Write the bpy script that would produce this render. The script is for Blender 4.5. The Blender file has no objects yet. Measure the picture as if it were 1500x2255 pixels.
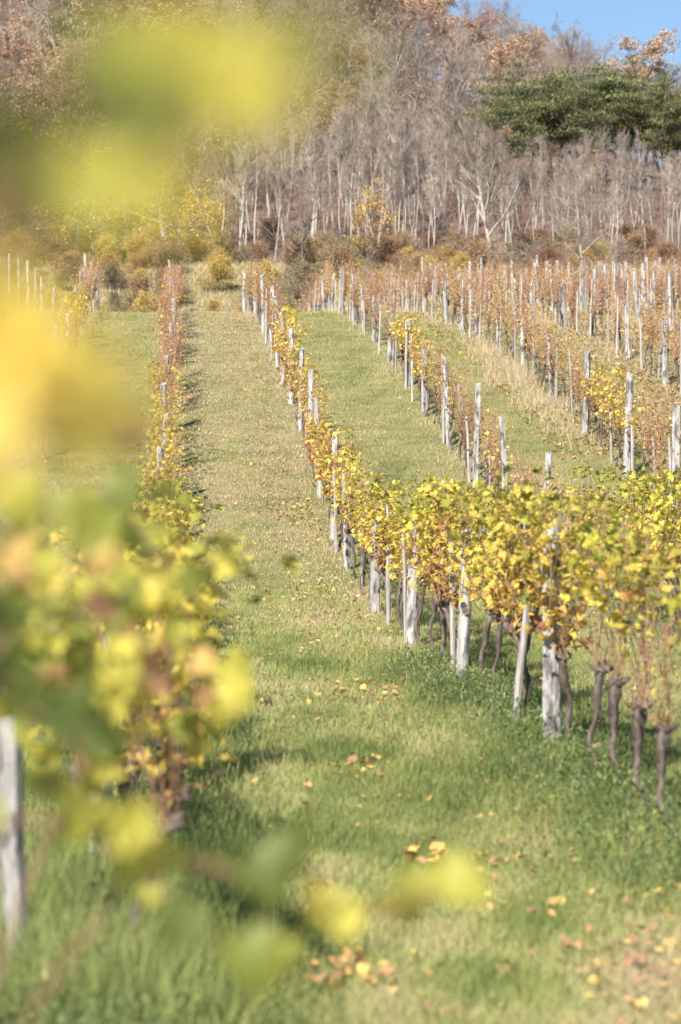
import bpy, math, random
import numpy as np
from mathutils import Vector, Matrix

# ------------------------------------------------------------------ camera, sky, sun, exposure
sc = bpy.context.scene
col = sc.collection
R = math.radians
F = 5324.0            # focal length in photograph pixels (85 mm on a 36 mm high frame)
HOR = 1230.0          # horizon row in the photograph
CZ = 2.0
cd = bpy.data.cameras.new('camera'); cam = bpy.data.objects.new('camera', cd); col.objects.link(cam)
cd.sensor_fit = 'VERTICAL'; cd.sensor_height = 36; cd.sensor_width = 24; cd.lens = 85
cam.location = (0, 0, CZ)
cam.rotation_euler = (R(90) + math.atan((HOR - 1127.5) / F), 0, 0)
cd.clip_start = 0.05; cd.clip_end = 4000
cd.dof.use_dof = True; cd.dof.focus_distance = 48; cd.dof.aperture_fstop = 2.0; cd.dof.aperture_blades = 9
sc.camera = cam

SUN_EL, SUN_AZ = 41, 22          # sun behind the camera, 22 degrees to the left of it
w = bpy.data.worlds.new('World'); sc.world = w; w.use_nodes = True
nt = w.node_tree; nt.nodes.clear()
sky = nt.nodes.new('ShaderNodeTexSky'); sky.sky_type = 'NISHITA'; sky.sun_disc = False
sky.sun_elevation = R(SUN_EL); sky.sun_rotation = R(180 + SUN_AZ); sky.altitude = 300
sky.air_density = 1.0; sky.dust_density = 0.1; sky.ozone_density = 3.0
bg = nt.nodes.new('ShaderNodeBackground'); bg.inputs['Strength'].default_value = 0.075
wo = nt.nodes.new('ShaderNodeOutputWorld')
nt.links.new(sky.outputs[0], bg.inputs[0]); nt.links.new(bg.outputs[0], wo.inputs[0])
sd = bpy.data.lights.new('sun', 'SUN'); sd.energy = 4.9; sd.angle = R(0.5); sd.color = (1.0, 0.93, 0.82)
sun = bpy.data.objects.new('sun', sd); col.objects.link(sun)
hd = Vector((math.sin(R(SUN_AZ)) * math.cos(R(SUN_EL)), math.cos(R(SUN_AZ)) * math.cos(R(SUN_EL)), -math.sin(R(SUN_EL))))
sun.rotation_euler = hd.to_track_quat('-Z', 'Y').to_euler(); sun.location = (-20, -40, 60)
sc.view_settings.view_transform = 'Standard'; sc.view_settings.look = 'None'
sc.view_settings.exposure = 0.95; sc.view_settings.gamma = 1
sc.cycles.use_denoising = True; sc.cycles.max_bounces = 8
sc.cycles.transmission_bounces = 6; sc.cycles.diffuse_bounces = 4
sc.cycles.use_adaptive_sampling = True; sc.cycles.adaptive_threshold = 0.02

rng = np.random.default_rng(7)
random.seed(7)

# ------------------------------------------------------------------ helpers
def tag(o, label=None, cat=None, group=None, kind=None):
    if label: o['label'] = label
    if cat: o['category'] = cat
    if group: o['group'] = group
    if kind: o['kind'] = kind
    return o

class MB:
    """collects geometry; every face carries a float v (its own tint)."""
    def __init__(s): s.V = []; s.Fs = []; s.n = 0
    def add(s, V, Fc, v=0.5):
        V = np.asarray(V, float); Fc = np.asarray(Fc, int)
        s.V.append(V); s.Fs.append((Fc + s.n, np.broadcast_to(np.asarray(v, float), (len(Fc),)).copy())); s.n += len(V)
    def extend(s, o, M=None, off=None, sc_=1.0):
        if s.n == s.n and o.n:
            V = np.concatenate(o.V)
            if M is not None: V = V @ np.asarray(M).T
            V = V * sc_
            if off is not None: V = V + off
            s.V.append(V)
            for f, v in o.Fs: s.Fs.append((f + s.n, v))
            s.n += len(V)
    def mesh(s, name, mat, smooth=False):
        me = bpy.data.meshes.new(name)
        V = np.concatenate(s.V); me.vertices.add(len(V)); me.vertices.foreach_set('co', V.astype(np.float32).ravel())
        li = np.concatenate([f.ravel() for f, _ in s.Fs]).astype(np.int32)
        tot = np.concatenate([np.full(len(f), f.shape[1]) for f, _ in s.Fs]).astype(np.int32)
        vv = np.concatenate([v for _, v in s.Fs]).astype(np.float32)
        st = np.zeros(len(tot), np.int32); st[1:] = np.cumsum(tot)[:-1]
        me.loops.add(len(li)); me.loops.foreach_set('vertex_index', li)
        me.polygons.add(len(tot)); me.polygons.foreach_set('loop_start', st)
        me.update(calc_edges=True)
        a = me.attributes.new('v', 'FLOAT', 'FACE'); a.data.foreach_set('value', vv)
        me.polygons.foreach_set('use_smooth', np.full(len(tot), smooth))
        me.materials.append(mat); me.validate(); return me
    def build(s, name, mat, parent=None, smooth=False):
        return link(name, s.mesh(name, mat, smooth), parent)

def link(name, data, parent=None, loc=None, rz=0, scale=None):
    o = bpy.data.objects.new(name, data); col.objects.link(o)
    if parent: o.parent = parent
    if loc is not None: o.location = loc
    if rz: o.rotation_euler = (0, 0, rz)
    if scale is not None: o.scale = (scale,) * 3 if not hasattr(scale, '__len__') else scale
    return o

def tube(mb, P, rad, n=5, v=0.5, cap=True, jit=0):
    P = np.asarray(P, float); m = len(P); rad = np.broadcast_to(np.asarray(rad, float), (m,))
    T = np.gradient(P, axis=0); T /= np.linalg.norm(T, axis=1)[:, None] + 1e-9
    ref = np.array([0.3, 0.9, 0.1]) if abs(T[0][2]) > .7 else np.array([0, 0, 1.])
    U = np.cross(T, ref); U /= np.linalg.norm(U, axis=1)[:, None] + 1e-9; W = np.cross(T, U)
    a = np.arange(n) * 2 * np.pi / n
    rr = rad[:, None] * (1 + (jit * rng.uniform(-1, 1, (m, n)) if jit else 0))
    V = P[:, None] + rr[..., None] * (np.cos(a)[None, :, None] * U[:, None] + np.sin(a)[None, :, None] * W[:, None])
    i = np.arange(m - 1)[:, None] * n; k = np.arange(n)[None]
    Q = np.stack([i + k, i + (k + 1) % n, i + n + (k + 1) % n, i + n + k], -1).reshape(-1, 4)
    mb.add(V.reshape(-1, 3), Q, v)
    if cap:
        mb.Fs.append((np.array([[mb.n - n + q for q in range(n)]]), np.array([v], float)))

def segs(mb, A, B, r0, r1, v=0.5, n=3):
    """many straight three-sided twigs at once."""
    A = np.asarray(A); B = np.asarray(B); D = B - A; D /= np.linalg.norm(D, axis=1)[:, None] + 1e-9
    ref = np.where(np.abs(D[:, 2:3]) > .8, np.array([[1., 0, 0]]), np.array([[0, 0, 1.]]))
    U = np.cross(D, ref); U /= np.linalg.norm(U, axis=1)[:, None]; W = np.cross(D, U)
    a = np.arange(n) * 2 * np.pi / n
    ring = np.cos(a)[None, :, None] * U[:, None] + np.sin(a)[None, :, None] * W[:, None]
    r0 = np.broadcast_to(r0, (len(A),))[:, None, None]; r1 = np.broadcast_to(r1, (len(A),))[:, None, None]
    V = np.concatenate([A[:, None] + ring * r0, B[:, None] + ring * r1], 1).reshape(-1, 3)
    b = np.arange(len(A))[:, None, None] * 2 * n
    q = np.array([[k, (k + 1) % n, n + (k + 1) % n, n + k] for k in range(n)])[None]
    v = np.repeat(np.broadcast_to(v, (len(A),)), n)
    mb.add(V, (b + q).reshape(-1, 4), v)

def rotmats(yaw, pitch, roll):
    cy, sy, cp, sp, cr, sr = np.cos(yaw), np.sin(yaw), np.cos(pitch), np.sin(pitch), np.cos(roll), np.sin(roll)
    z, o = np.zeros_like(yaw), np.ones_like(yaw)
    Rz = np.stack([cy, -sy, z, sy, cy, z, z, z, o], -1).reshape(-1, 3, 3)
    Rx = np.stack([o, z, z, z, cp, -sp, z, sp, cp], -1).reshape(-1, 3, 3)
    Ry = np.stack([cr, z, sr, z, o, z, -sr, z, cr], -1).reshape(-1, 3, 3)
    return Rz @ Rx @ Ry

def scatter(mb, TV, TF, P, M, S, v):
    """copies a small template (TV, TF) to positions P with rotations M, sizes S."""
    P = np.asarray(P, float); N = len(P)
    if not N: return
    TV = np.asarray(TV, float); TF = np.asarray(TF)
    S = np.asarray(S, float)
    S = np.broadcast_to(S[:, None, None] if S.ndim == 1 else (S[:, None, :] if S.ndim == 2 else S), (N, 1, 3) if S.ndim else (N, 1, 3))
    V = np.einsum('nij,nkj->nki', M, TV[None] * S) + P[:, None]
    b = np.arange(N)[:, None, None] * len(TV)
    mb.add(V.reshape(-1, 3), (b + TF[None]).reshape(-1, TF.shape[1]), np.repeat(np.broadcast_to(v, (N,)), len(TF)))

# grape leaf: five lobes, slightly folded, unit width about 1, stalk at the origin, lying in the xz plane
def leaf_template(fine=True):
    pts = [(0, 0), (.16, -.16), (.42, -.14), (.38, .1), (.55, .3), (.34, .42), (.3, .62), (.12, .66), (0, .92)]
    if not fine: pts = [(0, 0), (.4, -.12), (.52, .3), (.28, .55), (0, .9)]
    out = pts + [(-x, y) for x, y in reversed(pts[1:-1])]
    V = [(0, 0, .3)] + [(x, .34 * abs(x) + .11 * math.sin(5 * x + 4 * y) - .22 * (y - .3) ** 2, y - 0) for x, y in out]
    n = len(out)
    return np.array(V), np.array([[0, 1 + i, 1 + (i + 1) % n] for i in range(n)])
LF, LFf = leaf_template(True); LC, LCf = leaf_template(False)

# ------------------------------------------------------------------ materials
def newmat(name):
    m = bpy.data.materials.new(name); m.use_nodes = True; t = m.node_tree; t.nodes.clear()
    return m, t, t.nodes.new('ShaderNodeOutputMaterial')
def nod(t, kind, **kw):
    n = t.nodes.new(kind)
    for k, v in kw.items():
        if k in n.inputs: n.inputs[k].default_value = v
        else: setattr(n, k, v)
    return n
def ramp(t, stops, fac):
    r = t.nodes.new('ShaderNodeValToRGB'); e = r.color_ramp.elements
    while len(e) < len(stops): e.new(0.5)
    for q, (p, c) in zip(e, stops): q.position = p; q.color = (*c, 1)
    t.links.new(fac, r.inputs[0]); return r.outputs[0]
def noise(t, scale, detail=5, vec=None, rough=.6):
    n = nod(t, 'ShaderNodeTexNoise'); n.inputs['Scale'].default_value = scale; n.inputs['Detail'].default_value = detail
    n.inputs['Roughness'].default_value = rough
    if vec is not None: t.links.new(vec, n.inputs['Vector'])
    return n.outputs['Fac']
def mixc(t, fac, a, b, mode='MIX'):
    m = t.nodes.new('ShaderNodeMix'); m.data_type = 'RGBA'; m.blend_type = mode
    for s, x in ((0, fac), (6, a), (7, b)):
        if hasattr(x, 'is_linked'): t.links.new(x, m.inputs[s])
        else: m.inputs[s].default_value = x if s == 0 else (*x, 1)
    return m.outputs[2]
def vary(t, c, amt=.15, hue=.02):
    oi = t.nodes.new('ShaderNodeObjectInfo'); h = t.nodes.new('ShaderNodeHueSaturation')
    m1 = t.nodes.new('ShaderNodeMapRange'); m1.inputs[3].default_value = 1 - amt; m1.inputs[4].default_value = 1 + amt
    m2 = t.nodes.new('ShaderNodeMapRange'); m2.inputs[3].default_value = .5 - hue; m2.inputs[4].default_value = .5 + hue
    t.links.new(oi.outputs['Random'], m1.inputs[0]); t.links.new(oi.outputs['Random'], m2.inputs[0])
    t.links.new(m1.outputs[0], h.inputs['Value']); t.links.new(m2.outputs[0], h.inputs['Hue']); t.links.new(c, h.inputs['Color'])
    return h.outputs[0]
def leafmat(name, stops, trans=.4, rough=.5, spec=.35, objvar=.12, hue=.015, spots=False):
    m, t, out = newmat(name)
    a = nod(t, 'ShaderNodeAttribute', attribute_name='v')
    c = ramp(t, stops, a.outputs['Fac'])
    if spots:
        g = t.nodes.new('ShaderNodeNewGeometry'); n = noise(t, 45, 3, g.outputs['Position'], .6)
        f = ramp(t, [(.56, (0, 0, 0)), (.70, (.75, .75, .75))], n); c = mixc(t, f, c, (.34, .19, .08))
    c = vary(t, c, objvar, hue)
    p = nod(t, 'ShaderNodeBsdfPrincipled'); p.inputs['Roughness'].default_value = rough; p.inputs['Specular IOR Level'].default_value = spec
    tr = nod(t, 'ShaderNodeBsdfTranslucent'); mx = t.nodes.new('ShaderNodeMixShader'); mx.inputs[0].default_value = trans
    t.links.new(c, p.inputs['Base Color']); t.links.new(c, tr.inputs[0])
    t.links.new(p.outputs[0], mx.inputs[1]); t.links.new(tr.outputs[0], mx.inputs[2]); t.links.new(mx.outputs[0], out.inputs[0])
    return m
def barkmat(name, c0, c1, scale=8, zs=.25, bump=.5, objvar=.15):
    m, t, out = newmat(name)
    tc = t.nodes.new('ShaderNodeTexCoord'); mp = t.nodes.new('ShaderNodeMapping'); mp.inputs['Scale'].default_value = (1, 1, zs)
    t.links.new(tc.outputs['Object'], mp.inputs[0])
    n = noise(t, scale, 6, mp.outputs[0], .7)
    c = ramp(t, [(.3, c0), (.7, c1)], n); c = vary(t, c, objvar, .01)
    p = nod(t, 'ShaderNodeBsdfPrincipled'); p.inputs['Roughness'].default_value = .85; p.inputs['Specular IOR Level'].default_value = .2
    b = t.nodes.new('ShaderNodeBump'); b.inputs['Strength'].default_value = bump; b.inputs['Distance'].default_value = .02
    t.links.new(n, b.inputs['Height']); t.links.new(b.outputs[0], p.inputs['Normal'])
    t.links.new(c, p.inputs['Base Color']); t.links.new(p.outputs[0], out.inputs[0]); return m

M_post = barkmat('weathered_wood', (.19, .18, .18), (.60, .58, .56), 16, .14, 1.0, .15)
# dark cracks and lichen on the post wood
def post_extra(m):
    t = m.node_tree; p = [n for n in t.nodes if n.type == 'BSDF_PRINCIPLED'][0]
    src = p.inputs['Base Color'].links[0].from_socket
    tc = t.nodes.new('ShaderNodeTexCoord'); mp = t.nodes.new('ShaderNodeMapping'); mp.inputs['Scale'].default_value = (1, 1, .35)
    oi = t.nodes.new('ShaderNodeObjectInfo'); ad = t.nodes.new('ShaderNodeVectorMath'); ad.operation = 'ADD'
    ml = t.nodes.new('ShaderNodeMath'); ml.operation = 'MULTIPLY'; ml.inputs[1].default_value = 50; t.links.new(oi.outputs['Random'], ml.inputs[0])
    t.links.new(tc.outputs['Object'], ad.inputs[0]); t.links.new(ml.outputs[0], ad.inputs[1]); t.links.new(ad.outputs[0], mp.inputs[0])
    n = noise(t, 9, 5, mp.outputs[0], .65)
    f = ramp(t, [(.50, (0, 0, 0)), (.60, (.85, .85, .85))], n)
    c = mixc(t, f, src, (.09, .08, .085)); t.links.new(c, p.inputs['Base Color'])
post_extra(M_post)
M_stake = barkmat('old_stake_wood', (.22, .19, .18), (.5, .47, .45), 20, .1, .6, .2)
M_trunk = barkmat('vine_bark', (.03, .023, .02), (.25, .20, .17), 34, .2, 1.0, .15)
M_cane_y = barkmat('yellowish_cane', (.15, .085, .05), (.36, .23, .14), 20, .5, .2)
M_cane_r = barkmat('rust_cane', (.24, .13, .085), (.48, .31, .21), 20, .5, .2, .25)
G0 = (.16, .20, .035); Y0 = (.62, .50, .07); Y1 = (.78, .60, .12); O0 = (.62, .30, .07); B0 = (.34, .15, .07)
M_lush = leafmat('yellow_green_leaf', [(0, (.13, .16, .03)), (.22, (.34, .34, .06)), (.45, (.64, .54, .09)), (.78, (.76, .55, .13)), (.92, (.64, .33, .10)), (1, (.36, .16, .08))], spots=True)
M_gold = leafmat('golden_leaf', [(0, (.32, .32, .05)), (.3, (.66, .54, .09)), (.7, (.80, .60, .16)), (.88, (.66, .33, .10)), (1, (.40, .17, .09))], spots=True)
M_rust = leafmat('rust_leaf', [(0, (.68, .54, .18)), (.14, (.62, .40, .17)), (.4, (.52, .28, .15)), (.75, (.44, .22, .13)), (1, (.28, .13, .09))], .3)

def groundmat(name, stops, scale, bstr=.6):
    m, t, out = newmat(name); g = t.nodes.new('ShaderNodeNewGeometry')
    n1 = noise(t, scale, 8, g.outputs['Position'], .65)
    c = ramp(t, stops, n1)
    n2 = noise(t, scale * 9, 6, g.outputs['Position'], .7)
    c = mixc(t, .5, c, ramp(t, [(.25, (.35, .35, .35)), (.75, (1, 1, 1))], n2), 'MULTIPLY')
    p = nod(t, 'ShaderNodeBsdfPrincipled'); p.inputs['Roughness'].default_value = .95; p.inputs['Specular IOR Level'].default_value = .1
    b = t.nodes.new('ShaderNodeBump'); b.inputs['Strength'].default_value = bstr; b.inputs['Distance'].default_value = .06
    t.links.new(n2, b.inputs['Height']); t.links.new(b.outputs[0], p.inputs['Normal'])
    t.links.new(c, p.inputs['Base Color']); t.links.new(p.outputs[0], out.inputs[0]); return m
M_ground = groundmat('turf_soil', [(.25, (.12, .13, .05)), (.5, (.24, .22, .10)), (.75, (.36, .28, .17))], .9)
M_hill = groundmat('leaf_litter', [(.25, (.11, .085, .07)), (.5, (.20, .145, .115)), (.75, (.29, .20, .15))], .35)

def grassmat(name, green, dry, thr=(.4, .62), scale=.8):
    """blade colour: each blade's own tint v, and patches of green and straw over the meadow"""
    m, t, out = newmat(name)
    a = nod(t, 'ShaderNodeAttribute', attribute_name='v'); g = t.nodes.new('ShaderNodeNewGeometry')
    n = noise(t, scale, 5, g.outputs['Position'], .65)
    s = nod(t, 'ShaderNodeMath', operation='MULTIPLY_ADD'); t.links.new(a.outputs['Fac'], s.inputs[0]); s.inputs[1].default_value = .45
    t.links.new(n, s.inputs[2])
    f = ramp(t, [(thr[0] + .2, (0, 0, 0)), (thr[1] + .2, (1, 1, 1))], s.outputs[0])
    cg = ramp(t, [(0, green[0]), (1, green[1])], a.outputs['Fac']); cd_ = ramp(t, [(0, dry[0]), (1, dry[1])], a.outputs['Fac'])
    c = mixc(t, f, cg, cd_)
    p = nod(t, 'ShaderNodeBsdfPrincipled'); p.inputs['Roughness'].default_value = .6; p.inputs['Specular IOR Level'].default_value = .25
    tr = nod(t, 'ShaderNodeBsdfTranslucent'); mx = t.nodes.new('ShaderNodeMixShader'); mx.inputs[0].default_value = .35
    t.links.new(c, p.inputs['Base Color']); t.links.new(c, tr.inputs[0])
    t.links.new(p.outputs[0], mx.inputs[1]); t.links.new(tr.outputs[0], mx.inputs[2]); t.links.new(mx.outputs[0], out.inputs[0]); return m
M_grass = leafmat('meadow_grass', [(0, (.11, .155, .05)), (.25, (.25, .30, .095)), (.45, (.42, .44, .17)), (.62, (.50, .45, .235)), (.8, (.54, .44, .285)), (1, (.60, .475, .34))], .35, .6, .2, 0, 0)
M_straw = grassmat('straw_grass', ((.36, .36, .16), (.50, .44, .24)), ((.55, .44, .28), (.70, .58, .40)), (.2, .5))
M_weed = leafmat('weed_leaf', [(0, (.07, .11, .04)), (.5, (.16, .22, .08)), (.8, (.32, .36, .12)), (1, (.5, .42, .2))], .3)
M_fallen = leafmat('fallen_leaf', [(0, (.72, .55, .16)), (.25, (.64, .42, .14)), (.5, (.50, .30, .14)), (.8, (.36, .20, .11)), (1, (.56, .45, .30))], .15)

# ------------------------------------------------------------------ terrain
P_Y = [-80, 0, 10, 17, 22, 28.7, 34.7, 40.8, 45.3, 50, 56, 60, 69, 79, 88, 95, 100, 106]
P_Z = [-6, -2.0, -2.15, -2.06, -1.72, -1.49, -1.27, -.95, -.55, .15, 1.6, 2.5, 4.5, 6.6, 8.15, 9.45, 10.2, 10.7]
MID = ([112, 125, 135, 142, 150, 160, 172], [11.0, 11.3, 12.0, 14.0, 17.2, 19.4, 21.0])
RGT = ([112, 125, 135, 142, 150, 160, 172], [11.5, 13.3, 14.7, 15.8, 17.4, 19.2, 21.0])
yy = np.arange(-80, 173, .5)
def smooth_table(ys, zs):
    z = np.interp(yy, ys, zs); k = np.exp(-.5 * (np.arange(-10, 11) / 4) ** 2); k /= k.sum()
    zp = np.concatenate([np.full(10, z[0]), z, z[-1] + .12 * np.arange(1, 11)]); return np.convolve(zp, k, 'valid')
TM = smooth_table(P_Y + MID[0], P_Z + MID[1])
RZ = list(P_Z); RZ[-4:] = [7.95, 9.1, 9.7, 10.5]
TR = smooth_table(P_Y + RGT[0], RZ + RGT[1])
def sst(x, a, b):
    t = np.clip((x - a) / (b - a), 0, 1); return t * t * (3 - 2 * t)
def wob(x, y):
    return (np.sin(x * .9 + y * .31) + np.sin(y * .53 - x * .37 + 1.3) + np.sin(x * 2.1 + 2) * .4 + np.sin(y * 1.7 + x) * .3) * .03
def Z(x, y):
    x = np.asarray(x, float); y = np.asarray(y, float)
    a = x + .0714 * y
    f = sst(a, 6, 12)
    z = np.interp(y, yy, TM) * (1 - f) + np.interp(y, yy, TR) * f
    z = z + .06 * np.clip(a - 3.5, 0, 10) * (1 - sst(y, 80, 125)) * sst(y, 10, 40)
    z = z + .6 * sst(-a, 5, 9) * sst(y, 70, 95)
    zr = np.clip(57 - .36 * (x - 17), 22, 90)
    t = (y - 170) / 130
    zh = 21 + t * (zr - 21) + 1.5 * np.sin(x * .11 + 1) * np.sin(y * .05) * sst(t, 0, .3)
    zh = np.where(t > 1, zr - 34 * (t - 1) - 12 * (t - 1) ** 2, zh)
    h = sst(y, 160, 182)
    z = z * (1 - h) + zh * h
    side = sst(np.abs(x), 60, 200)
    return z + wob(x, y) * (1 - side) + CZ
def px(x, d): return (x - 750) / F * d            # photograph column -> world x at distance d
def pz(y, d): return CZ + (HOR - y) / F * d

def sheet(name, xs, ys, mat):
    X, Y = np.meshgrid(xs, ys); V = np.stack([X, Y, Z(X, Y)], -1).reshape(-1, 3); nx, ny = len(xs), len(ys)
    i = (np.arange(ny - 1)[:, None] * nx + np.arange(nx - 1)[None]).ravel()
    mb = MB(); mb.add(V, np.stack([i, i + 1, i + nx + 1, i + nx], -1)); o = mb.build(name, mat, smooth=True)
    return tag(o, kind='structure')
def spread(near, far, n, g=2.2):
    t = np.linspace(-1, 1, n); return near * t + (far - near) * np.sign(t) * np.abs(t) ** (g * 2)
g = sheet('ground', spread(24, 420, 241), np.concatenate([np.linspace(-80, 0, 30)[:-1], np.linspace(0, 60, 160)[:-1], np.linspace(60, 164, 160)]), M_ground)
tag(g, 'grassy vineyard slope with worn straw patches rising to the crest')
h = sheet('hill', spread(60, 420, 161), np.concatenate([np.linspace(164, 310, 110)[:-1], np.linspace(310, 700, 30)]), M_hill)
tag(h, 'steep wooded hillside covered in brown leaf litter')

# ------------------------------------------------------------------ rows
# x of a row at distance y, and what it is called in labels
ROWS = {
 'A': (lambda y: 3.49 - .0714 * y, 'row right of the grass path'),
 'B': (lambda y: -.50 - .0648 * y, 'row left of the grass path'),
 'C': (lambda y: 7.0 - .0714 * y, 'row past the second grass strip'),
 'D': (lambda y: 10.5 - .0714 * y, 'row past the straw-edged strip'),
 'E': (lambda y: 14.0 - .0714 * y, 'first rust-brown upper row'),
 'F': (lambda y: 17.5 - .0714 * y, 'second rust-brown upper row'),
 'G': (lambda y: 21.0 - .0714 * y, 'third rust-brown upper row'),
 'H': (lambda y: 24.5 - .0714 * y, 'fourth rust-brown upper row'),
 'I': (lambda y: 28.0 - .0714 * y, 'fifth rust-brown upper row'),
 'J': (lambda y: 31.5 - .0714 * y, 'topmost right rust-brown row'),
 'Z': (lambda y: -2.7 - .078 * y, 'row left of the left strip'),
 'Y': (lambda y: -7.3 - .074 * y, 'farthest left row on the crest'),
}
ORD = 'first second third fourth fifth sixth seventh eighth ninth tenth eleventh twelfth thirteenth fourteenth fifteenth sixteenth seventeenth eighteenth nineteenth twentieth'.split()
def ordw(i):
    if i < 20: return ORD[i]
    t, u = divmod(i + 1, 10)
    w_ = 'twenty thirty forty fifty sixty seventy eighty ninety'.split()[t - 2]
    return w_ + '-' + ORD[u - 1] if u else w_[:-1] + 'ieth'

# (column, top row) of the posts seen in the photograph, nearest first; distance follows from the row
def dist(row, c):
    k = {'A': (370, 3.49), 'C': (370, 7.0), 'D': (370, 10.5), 'E': (370, 14.0)}[row]
    return F * k[1] / (c - k[0])
POSTS = {k: [] for k in ROWS}
for row, lst in {
 'A': [(1215, 1160), (1018, 1170), (905, 1148), (825, 1148), (765, 1043), (735, 960), (706, 877), (683, 815), (660, 767), (642, 725), (626, 688), (612, 650), (597, 630), (580, 605), (563, 592), (547, 590), (537, 596)],
 'C': [(1198, 997), (1117, 917), (1047, 845), (990, 785), (935, 770), (898, 705), (858, 677), (823, 655), (800, 630), (778, 603), (750, 597), (733, 602), (716, 608), (700, 633), (682, 653)],
 'D': [(1490, 877), (1380, 822), (1290, 773), (1215, 740), (1152, 703), (1098, 672), (1050, 653), (1015, 640), (985, 607), (935, 617), (898, 620), (868, 645)],
 'E': [(1465, 705), (1383, 670), (1305, 653), (1235, 635), (1170, 637), (1135, 634), (1078, 648), (1040, 640)]}.items():
    for c, t in lst:
        d = dist(row, c); x = px(c, d); POSTS[row].append((x, d, min(2.55, max(1.55, pz(t, d) - float(Z(x, d))))))
for c, t, d in [(42, 1440, 11.2), (352, 985, 50), (358, 910, 54), (365, 845, 58.5), (371, 782, 64), (375, 710, 71), (376, 655, 79), (377, 612, 88), (378, 570, 98)]:
    x = px(c, d); POSTS['B'].append((x, d, min(2.4, max(1.2, pz(t, d) - float(Z(x, d))))))
for d in (14.5, 21, 27.5, 34, 41.5): POSTS['B'].append((ROWS['B'][0](d), d, 1.75))
for c, t, d in [(152, 660, 79), (162, 627, 85), (175, 595, 92), (190, 557, 100), (205, 575, 105), (215, 585, 110), (147, 690, 74), (125, 720, 68)]:
    x = px(c, d); POSTS['Z'].append((x, d, min(2.6, max(1.7, pz(t, d) - float(Z(x, d))))))
for c, t, d in [(20, 550, 100), (40, 560, 103), (60, 563, 106), (75, 587, 110), (90, 608, 114), (113, 635, 119)]:
    x = px(c, d); POSTS['Y'].append((x, d, min(2.3, max(1.5, pz(t, d) - float(Z(x, d))))))
for k, y0, y1 in (('E', 112, 134), ('F', 83, 137), ('G', 98, 139), ('H', 112, 141), ('I', 124, 142), ('J', 132, 143)):
    y = y0
    while y < y1:
        x = ROWS[k][0](y) + rng.normal(0, .12); POSTS[k].append((x, y, rng.uniform(1.8, 2.15))); y += rng.uniform(3.3, 4.8)
for k in POSTS: POSTS[k].sort(key=lambda q: q[1])

def post_mesh(h, r):
    mb = MB(); n = 9; m = 9
    zz = np.concatenate([[-.3], np.linspace(0, h, m)]); lean = rng.normal(0, .012, 2)
    P = np.stack([lean[0] * zz + .012 * np.sin(zz * 3 + rng.uniform(0, 6)), lean[1] * zz, zz], 1)
    a = np.arange(n) * 2 * np.pi / n; prof = 1 + rng.uniform(-.24, .2, n)      # split, uneven stake
    V = []
    for i, p in enumerate(P):
        rr = r * prof * (1 + rng.uniform(-.05, .05, n)) * (1.06 - .12 * max(0, zz[i]) / h)
        ring = np.stack([p[0] + rr * np.cos(a), p[1] + rr * np.sin(a), np.full(n, p[2])], 1)
        if i == len(P) - 1: ring[:, 2] += .35 * r * np.cos(a + rng.uniform(0, 6)) + rng.uniform(-.006, .006, n)
        V.append(ring)
    V = np.concatenate(V); M = len(P)
    i = np.arange(M - 1)[:, None] * n; k = np.arange(n)[None]
    mb.add(V, np.stack([i + k, i + (k + 1) % n, i + n + (k + 1) % n, i + n + k], -1).reshape(-1, 4))
    top = np.arange((M - 1) * n, M * n); c = V[top].mean(0)
    b = mb.n; mb.V.append(c[None]); mb.n += 1
    mb.Fs.append((np.array([[top[q], top[(q + 1) % n], b] for q in range(n)]), np.full(n, .5)))
    return mb
LOOK = ['pale grey weathered post', 'thick whitish wooden post', 'grey wooden post with dark cracks', 'slightly leaning bleached post', 'rough split wooden post']
for k, lst in POSTS.items():
    for i, (x, y, hh) in enumerate(lst):
        r = rng.uniform(.058, .086)
        if k == 'A' and i == 0: r = .078
        if k == 'B' and y < 12: r = .058
        o = post_mesh(hh, r).build('vineyard_post', M_post)
        o.location = (x, y, float(Z(x, y)) - .0); o.rotation_euler = (rng.normal(0, .02), rng.normal(0, .048) if y > 12 else .03, rng.uniform(0, 6))
        look = LOOK[(i * 3 + len(k)) % 5]
        if k == 'B' and y < 12: lab = 'blurred bluish grey post at the left edge among the closest vines'
        elif k == 'A' and i == 0: lab = 'thick mottled grey post, nearest post of the row right of the grass path'
        else: lab = '%s, %s uphill in the %s' % (look, ordw(i), ROWS[k][1])
        tag(o, lab, 'post', 'wooden posts of the ' + ROWS[k][1])

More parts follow.
